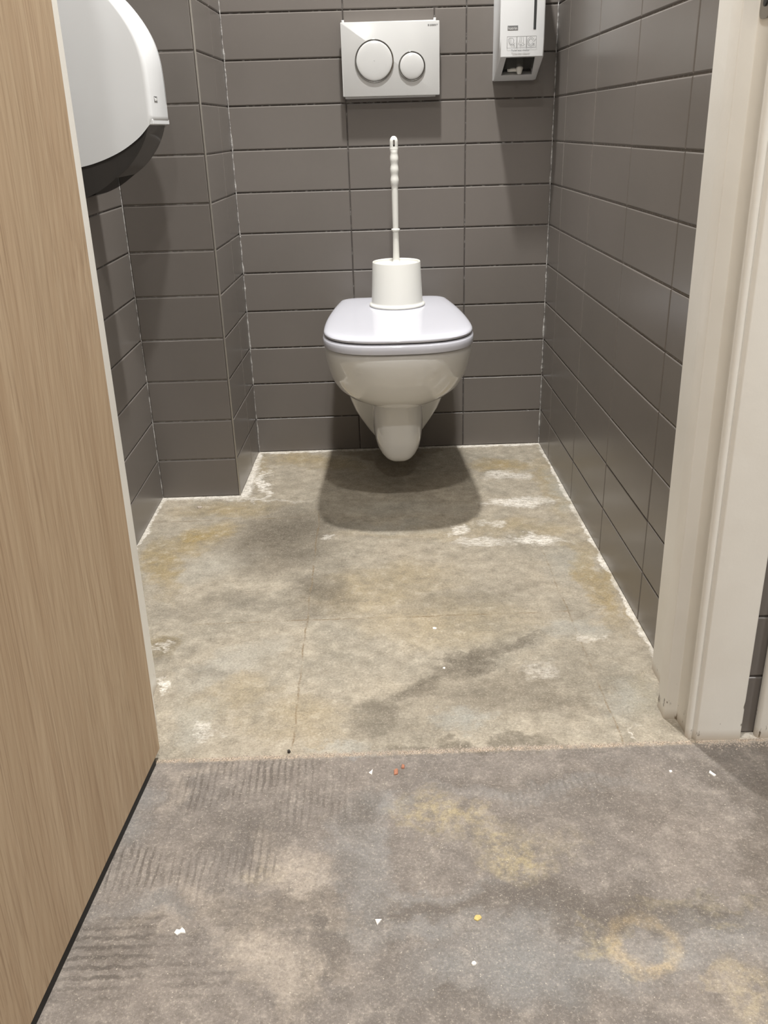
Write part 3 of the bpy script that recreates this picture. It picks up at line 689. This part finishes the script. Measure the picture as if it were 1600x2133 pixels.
# ------------------------------------------------------------------ seat cleaner dispenser
sc = thing('seat_cleaner_dispenser', 'white toilet seat cleaner dispenser on the back wall near the right corner', 'dispenser', (0.115, 0.0, 0.94))
X0, X1 = 0.0645, 0.1665
# side profile (depth, z) from the wall out
PROF = [(0.0, 0.9385), (-0.022, 0.9385), (-0.115, 0.9840), (-0.117, 1.02), (-0.116, 1.15), (-0.108, 1.20), (-0.085, 1.232), (0.0, 1.24)]
def sec(x, ins):
    c = (-0.05, 1.09)
    return [Vector((x, (y + ins if y < -0.03 else y), z - (ins if z > 1.15 else 0) + (ins * 0.4 if z < 0.97 else 0))) for y, z in PROF]
bm = bmesh.new()
# shell with the mouth left open in the sloping lower face: built from panels
def quad(bm, a, b, c, d): return bm.faces.new([bm.verts.new(p) for p in (a, b, c, d)])
def sl(x, t_, off=0.0):   # point on the sloping lower face: t 0 at the lower edge, 1 at the top
    y = -0.022 + (-0.115 + 0.022) * t_; z = 0.9385 + (0.9840 - 0.9385) * t_
    n = Vector((0, -0.0455, -0.093)).normalized()
    return Vector((x, y, z)) + n * off
b_ = 0.0035
secs = [(X0, b_), (X0 + 0.0008, b_ * 0.45), (X0 + b_, 0.0), (X1 - b_, 0.0), (X1 - 0.0008, b_ * 0.45), (X1, b_)]
R_ = [[bm.verts.new(p) for p in sec(x, i)] for x, i in secs]
n = len(PROF)
for a, b in zip(R_, R_[1:]):
    wide = abs(a[0].co.x - b[0].co.x) > 0.05
    for k in range(n):
        if wide and k == 1: continue
        bm.faces.new((a[k], a[(k + 1) % n], b[(k + 1) % n], b[k]))
bm.faces.new(R_[0][::-1]); bm.faces.new(R_[-1])
# frame of the mouth on the sloping face
xa, xb = X0 + b_, X1 - b_
wa0, wa1, wb0, wb1 = 0.0795, 0.0805, 0.1525, 0.1475     # left bottom, left top, right bottom, right top
t0, t1 = 0.23, 0.96
O = [sl(xa, 0), sl(xb, 0), sl(xb, 1), sl(xa, 1)]; I = [sl(wa0, t0), sl(wb0, t0), sl(wb1, t1), sl(wa1, t1)]
vo_ = [bm.verts.new(p) for p in O]; vi = [bm.verts.new(p) for p in I]; vd = [bm.verts.new(p + Vector((0, 0.020, 0.012))) for p in I]
for k in range(4):
    bm.faces.new((vo_[k], vo_[(k + 1) % 4], vi[(k + 1) % 4], vi[k])); bm.faces.new((vi[k], vi[(k + 1) % 4], vd[(k + 1) % 4], vd[k]))
bmesh.ops.remove_doubles(bm, verts=bm.verts, dist=0.00005)
part('housing', bm, M['casewhite'], sc, auto=40)
# smoked window across the mouth, inner back, nozzle
bm = bmesh.new(); add_loft(bm, [[sl(wa0 + 0.004, 0.42, -0.004), sl(wb0 + 0.002, 0.42, -0.004), sl(wb1 - 0.0008, t1 - 0.005, -0.003), sl(wa1 + 0.0008, t1 - 0.005, -0.003)],
                           [sl(wa0 + 0.004, 0.42, -0.0055), sl(wb0 + 0.002, 0.42, -0.0055), sl(wb1 - 0.0008, t1 - 0.005, -0.0045), sl(wa1 + 0.0008, t1 - 0.005, -0.0045)]])
wn = part('smoked_window', bm, M['window'], sc); wn['label'] = 'smoked transparent window'
bm = bmesh.new(); add_box(bm, (X0 + 0.006, -0.030, 0.952), (X1 - 0.006, -0.028, 0.992))
part('inner_panel', bm, M['gap'], sc)
bm = bmesh.new()
add_lathe(bm, [(0.012, 0.956), (0.0135, 0.962), (0.0135, 0.985)], 0.106, -0.048, 24)
add_lathe(bm, [(0.0030, 0.9495), (0.0050, 0.9510), (0.0085, 0.962), (0.0085, 0.985)], 0.1200, -0.060, 24)
part('nozzle', bm, M['plastic'], sc, auto=40)
# sight slot, logo, pictograms, caption on the front face
yF = -0.1168
def fr(x, z): return Vector((x, yF - 0.0003, z))
part('sight_slot', box((0.1402, yF - 0.0006, 1.0377), (0.1462, yF + 0.002, 1.205), 0.0006), M['gap'], sc)
lg = part('logo', box((0.0813, yF - 0.0004, 1.0372), (0.1050, yF + 0.001, 1.0465), 0.0), M['ink'], sc)
bm = text_bm('katrin', 0.0086); bmesh.ops.rotate(bm, verts=bm.verts, matrix=Matrix.Rotation(math.pi / 2, 3, 'X')); bmesh.ops.translate(bm, verts=bm.verts, vec=(0.0828, yF - 0.0006, 1.0384))
part('logo_text', bm, M['inklight'], sc)
bm = text_bm('Toilet seat cleaner', 0.0056); bmesh.ops.rotate(bm, verts=bm.verts, matrix=Matrix.Rotation(math.pi / 2, 3, 'X')); bmesh.ops.translate(bm, verts=bm.verts, vec=(0.0905, yF - 0.0005, 0.9945))
part('caption', bm, M['ink'], sc)
def strokes(lines, wd=0.00055):
    bm = bmesh.new()
    for ln in lines:
        for (x0, z0), (x1, z1) in zip(ln, ln[1:]):
            d = Vector((x1 - x0, 0, z1 - z0));
            if d.length < 1e-6: continue
            d.normalize(); nn = Vector((-d.z, 0, d.x)) * wd / 2
            a, b = fr(x0, z0), fr(x1, z1)
            quad(bm, a - nn, b - nn, b + nn, a + nn)
    return bm
def sqr(x0, x1, z0, z1): return [(x0, z0), (x1, z0), (x1, z1), (x0, z1), (x0, z0)]
def ell(cx, cz, rx, rz, a0=0, a1=360, n=16): return [(cx + rx * math.cos(math.radians(a0 + (a1 - a0) * k / n)), cz + rz * math.sin(math.radians(a0 + (a1 - a0) * k / n))) for k in range(n + 1)]
L = [sqr(0.0808, 0.1026, 1.0014, 1.0245), sqr(0.1036, 0.1249, 1.0014, 1.0245), sqr(0.1258, 0.1476, 1.0017, 1.0245)]
L += [[(0.0835, 1.019), (0.0850, 1.012), (0.0895, 1.008), (0.0945, 1.011), (0.0965, 1.017), (0.0935, 1.0215), (0.0870, 1.0218), (0.0835, 1.019)], [(0.0860, 1.0205), (0.0868, 1.011)], [(0.0890, 1.021), (0.0896, 1.0095)], [(0.0885, 1.007), (0.0960, 1.0085), (0.0990, 1.0045)], [(0.0945, 1.0060), (0.0990, 1.012)]]
L += [[(0.1105, 1.0235), (0.1095, 1.015), (0.1075, 1.010)], [(0.1140, 1.0235), (0.1130, 1.016), (0.1120, 1.011)], [(0.1175, 1.0235), (0.1180, 1.015), (0.1185, 1.011)], [(0.1065, 1.010), (0.1100, 1.0065), (0.1140, 1.0095), (0.1110, 1.0040)], [(0.1130, 1.0075), (0.1170, 1.0050), (0.1210, 1.0085), (0.1225, 1.0070)], [(0.1150, 1.0120), (0.1190, 1.0090)]]
L += [ell(0.1350, 1.0133, 0.0075, 0.0090, 20, 345), ell(0.1350, 1.0133, 0.0046, 0.0060, 20, 345), [(0.1410, 1.013), (0.1450, 1.0165), (0.1465, 1.019)], [(0.1395, 1.0085), (0.1440, 1.0090)], [(0.1420, 1.0060), (0.1430, 1.0100)]]
part('pictograms', strokes(L), M['ink'], sc)

# ------------------------------------------------------------------ toilet paper dispenser on the left wall
tp = thing('toilet_paper_dispenser', 'tall white toilet paper dispenser with smoked lower cover on the left wall', 'dispenser', (LX, -0.5775, 0.74))
YN, YF = -0.652, -0.503
def catmull(pts, n=4):
    out = []
    for i in range(len(pts) - 1):
        p0, p1, p2, p3 = pts[max(i - 1, 0)], pts[i], pts[i + 1], pts[min(i + 2, len(pts) - 1)]
        for k in range(n):
            t = k / n
            out.append(tuple(0.5 * (2 * b + (c - a) * t + (2 * a - 5 * b + 4 * c - d) * t * t + (3 * b - a - 3 * c + d) * t ** 3) for a, b, c, d in zip(p0, p1, p2, p3)))
    return out + [pts[-1]]
cover = catmull([(LX, 1.110), (-0.765, 1.109), (-0.735, 1.1035), (-0.710, 1.092), (-0.688, 1.075), (-0.6690, 1.0540), (-0.6510, 1.0270), (-0.6385, 0.9990), (-0.6320, 0.9690), (-0.6300, 0.9370), (-0.6298, 0.9050), (-0.6302, 0.8672)])
cover += catmull([(-0.6370, 0.8590), (-0.6577, 0.8392), (-0.6875, 0.8200), (-0.7167, 0.8070), (-0.7453, 0.7977), (-0.7687, 0.7926), (LX, 0.7895)])
bm = bmesh.new()
cc = Vector((-0.76, 0.94))
def ins(p, k):    # inset towards the wall for the rounded side edges
    x, z = p
    if x <= LX + 1e-5: return (x, z + (-k if z > 1 else 0))
    v = Vector((x, z)) - cc
    if z < 0.864: return (x, z)
    v = v * (1 - k / v.length); return (cc.x + v.x, cc.y + v.y)
rings = []
for y, k in ((YN, 0.010), (YN + 0.0012, 0.0055), (YN + 0.0045, 0.0018), (YN + 0.010, 0.0), (YF - 0.010, 0.0), (YF - 0.0045, 0.0018), (YF - 0.0012, 0.0055), (YF, 0.010)):
    rings.append([Vector((ins(p, k)[0], y, ins(p, k)[1])) for p in cover])
n = len(cover); R_ = [[bm.verts.new(p) for p in r] for r in rings]
for a, b in zip(R_, R_[1:]):
    for k in range(n - 1):
        if cover[k][1] < 0.8600 and cover[k][0] > LX + 0.001: continue      # bottom is open: the smoked cover shows there
        bm.faces.new((a[k], a[k + 1], b[k + 1], b[k]))
bm.faces.new(R_[0][::-1]); bm.faces.new(R_[-1])
part('housing', bm, M['casewhite'], tp, auto=35)
# front lip below the label
bm = bmesh.new(); add_box(bm, (-0.6420, YN + 0.004, 0.8600), (-0.6304, YF - 0.003, 0.8680), 0.0008)
part('front_lip', bm, M['casewhite'], tp)
# smoked lower body
low = catmull([(-0.6350, 0.880), (-0.6426, 0.8499), (-0.6539, 0.8265), (-0.6674, 0.8080), (-0.6866, 0.7882), (-0.7096, 0.7721), (-0.7402, 0.7523), (-0.7692, 0.7401), (LX + 0.0005, 0.7335)], 3) + [(LX + 0.0005, 0.880)]
bm = bmesh.new()
ya, yb_ = YN + 0.0035, YF - 0.0035
Ra = [bm.verts.new((x, ya, z)) for x, z in low]; Rb = [bm.verts.new((x, yb_, z)) for x, z in low]
bm.faces.new(Ra[::-1]); bm.faces.new(Rb)
for k in range(len(low) - 1):
    if 15 <= k < 21: continue       # paper slot in the underside
    bm.faces.new((Ra[k], Ra[k + 1], Rb[k + 1], Rb[k]))
sm = part('smoked_cover', bm, M['smoke'], tp, auto=30); sm['label'] = 'smoked translucent lower cover'
# raised rims along both side edges of the smoked cover
for y0 in (ya - 0.0015, yb_ - 0.0015):
    bm = bmesh.new()
    pr = low[:16]
    inn = [(x - 0.003, z + 0.002) for x, z in pr]
    add_loft(bm, [[Vector((x, y0, z)) for x, z in pr + inn[::-1]], [Vector((x, y0 + 0.003, z)) for x, z in pr + inn[::-1]]])
    part('rim', bm, M['smoke'], tp)

part('paper_roll', (lambda b: (add_lathe(b, [(0.02, ya + 0.015), (0.058, ya + 0.015), (0.058, yb_ - 0.015), (0.02, yb_ - 0.015)], 0, 0, 40), bmesh.ops.rotate(b, verts=b.verts, matrix=Matrix.Rotation(-math.pi / 2, 3, 'X')), bmesh.ops.translate(b, verts=b.verts, vec=(-0.7205, 0, 0.985)), b)[-1])(bmesh.new()), M['paper'], tp)
# seam line and logo on the front
bm = bmesh.new()
fp_ = [p for p in cover if p[1] > 0.895 and p[0] > -0.74]
for (x0, z0), (x1, z1) in zip(fp_, fp_[1:]):
    quad(bm, Vector((x0 + 0.0004, YF - 0.0160, z0 + 0.0003)), Vector((x1 + 0.0004, YF - 0.0160, z1 + 0.0003)), Vector((x1 + 0.0004, YF - 0.0145, z1 + 0.0003)), Vector((x0 + 0.0004, YF - 0.0145, z0 + 0.0003)))
part('seam', bm, M['gap'], tp)
part('logo', box((-0.6304, -0.6205, 0.8970), (-0.6294, -0.5950, 0.9065)), M['ink'], tp)
bm = text_bm('katrin', 0.0090); bmesh.ops.rotate(bm, verts=bm.verts, matrix=Matrix.Rotation(math.pi / 2, 3, 'X')); bmesh.ops.rotate(bm, verts=bm.verts, matrix=Matrix.Rotation(math.pi / 2, 3, 'Z')); bmesh.ops.translate(bm, verts=bm.verts, vec=(-0.6292, -0.6190, 0.8988))
part('logo_text', bm, M['inklight'], tp)

# ------------------------------------------------------------------ crumbs and chips on the floor
def chip(name, x, y, s, mat, label, cat='chip', h=0.0022, pts=None, rot=0.0):
    bm = bmesh.new()
    if pts is None:
        k = random.randint(5, 7); pts = [(math.cos(2 * math.pi * i / k) * random.uniform(0.6, 1), math.sin(2 * math.pi * i / k) * random.uniform(0.6, 1)) for i in range(k)]
    c_, s_ = math.cos(rot), math.sin(rot)
    q = [(s * (a * c_ - b * s_), s * (a * s_ + b * c_)) for a, b in pts]
    add_loft(bm, [[Vector((a, b, 0)) for a, b in q], [Vector((a * 0.95, b * 0.95, h * 0.7)) for a, b in q], [Vector((a * 0.75, b * 0.75, h)) for a, b in q]])
    o = obj(name, bm, M[mat], loc=(x, y, 0.0)); return tag(o, label, cat)
chip('terracotta_chip', -0.2385, -1.3790, 0.0052, 'terracotta', 'larger of two orange terracotta chips just outside the floor seam', pts=[(-0.6, -1.3), (0.5, -1.0), (0.6, 0.9), (0.1, 1.3), (-0.6, 0.6)])
chip('terracotta_chip', -0.2285, -1.3685, 0.0042, 'terracotta', 'smaller of two orange terracotta chips just outside the floor seam', pts=[(-0.6, -0.9), (0.5, -1.0), (0.7, 0.6), (-0.2, 1.2)])
chip('white_chip', -0.2742, -1.3790, 0.0046, 'chip', 'narrow white chip by the floor seam left of the orange chips', pts=[(-0.8, -0.2), (0.2, -1.2), (0.6, 1.5), (0.0, 0.6)])
chip('white_chip', -0.2678, -1.6358, 0.0050, 'chip', 'white triangular chip on the grey floor at the bottom centre', pts=[(-0.8, 0.7), (0.9, 0.7), (-0.3, -1.0)])
chip('white_chip', 0.2043, -1.4068, 0.0050, 'chip', 'white jagged chip on the floor in front of the right door frame', pts=[(-0.8, 0.3), (-0.2, 1.2), (0.2, 0.2), (0.9, -0.8), (0.1, -1.2)])
chip('white_chip', 0.1484, -1.3998, 0.0030, 'chip', 'small white chip just left of the jagged chip by the right frame')
chip('yellow_crumb', -0.1523, -1.6350, 0.0055, 'yellowchip', 'yellow crumb on the grey floor at the bottom centre', 'crumb', 0.0015)
chip('pale_crumb', -0.1638, -1.6957, 0.0036, 'chip', 'pale oval crumb below the yellow crumb near the photo bottom', 'crumb')
chip('pale_crumb', -0.1551, -0.9931, 0.0050, 'chip', 'pale round crumb in the middle of the stall floor', 'crumb', 0.0015)
chip('pale_crumb', -0.1483, -1.1226, 0.0034, 'chip', 'tiny pale crumb on the dark floor stain', 'crumb', 0.0015)
chip('mortar_lump', -0.4964, -1.6387, 0.0060, 'chip', 'white mortar lump on the grey floor near the oak door', 'crumb', 0.002, pts=[(-1.2, -0.3), (-0.5, -0.9), (0.1, -0.4), (1.1, -0.5), (0.8, 0.3), (0.2, 0.9), (-0.2, 0.3), (-0.9, 0.5)])
chip('mortar_lump', -0.6894, -0.3900, 0.0080, 'stone', 'pinkish mortar lump on the floor below the tiled pier', 'crumb', 0.003)
chip('dark_crumb', -0.3956, -1.3272, 0.0034, 'darkstone', 'black stone crumb on the floor seam', 'crumb', 0.004)
# uncountable grit along the seam of the two screeds and at the foot of the right frame
bm = bmesh.new()
def grain(x, y, s):
    vs = [bm.verts.new((x + s * a * random.uniform(0.6, 1), y + s * b * random.uniform(0.6, 1), max(0.0, s * c_ * random.uniform(0.5, 0.9)))) for a, b, c_ in ((1, 0, 0), (0, 1, 0), (-1, 0, 0), (0, -1, 0), (0, 0, 1))]
    for k in range(4): bm.faces.new((vs[k], vs[(k + 1) % 4], vs[4]))
    bm.faces.new(vs[:4][::-1])
for _ in range(2100):
    x = random.uniform(-0.575, 0.20); dens = 0.35 + 0.65 * math.exp(-((x + 0.12) / 0.16) ** 2)
    if random.random() > dens: continue
    grain(x, -1.336 + random.gauss(0, 0.0035), random.uniform(0.0006, 0.0021))
for _ in range(260):
    grain(random.uniform(0.215, 0.33), -1.345 + random.gauss(0, 0.005), random.uniform(0.0006, 0.002))
g = obj('seam_grit', bm, M['stone']); g['kind'] = 'stuff'; tag(g, 'pale grit scattered along the seam between the two floor surfaces', 'grit')
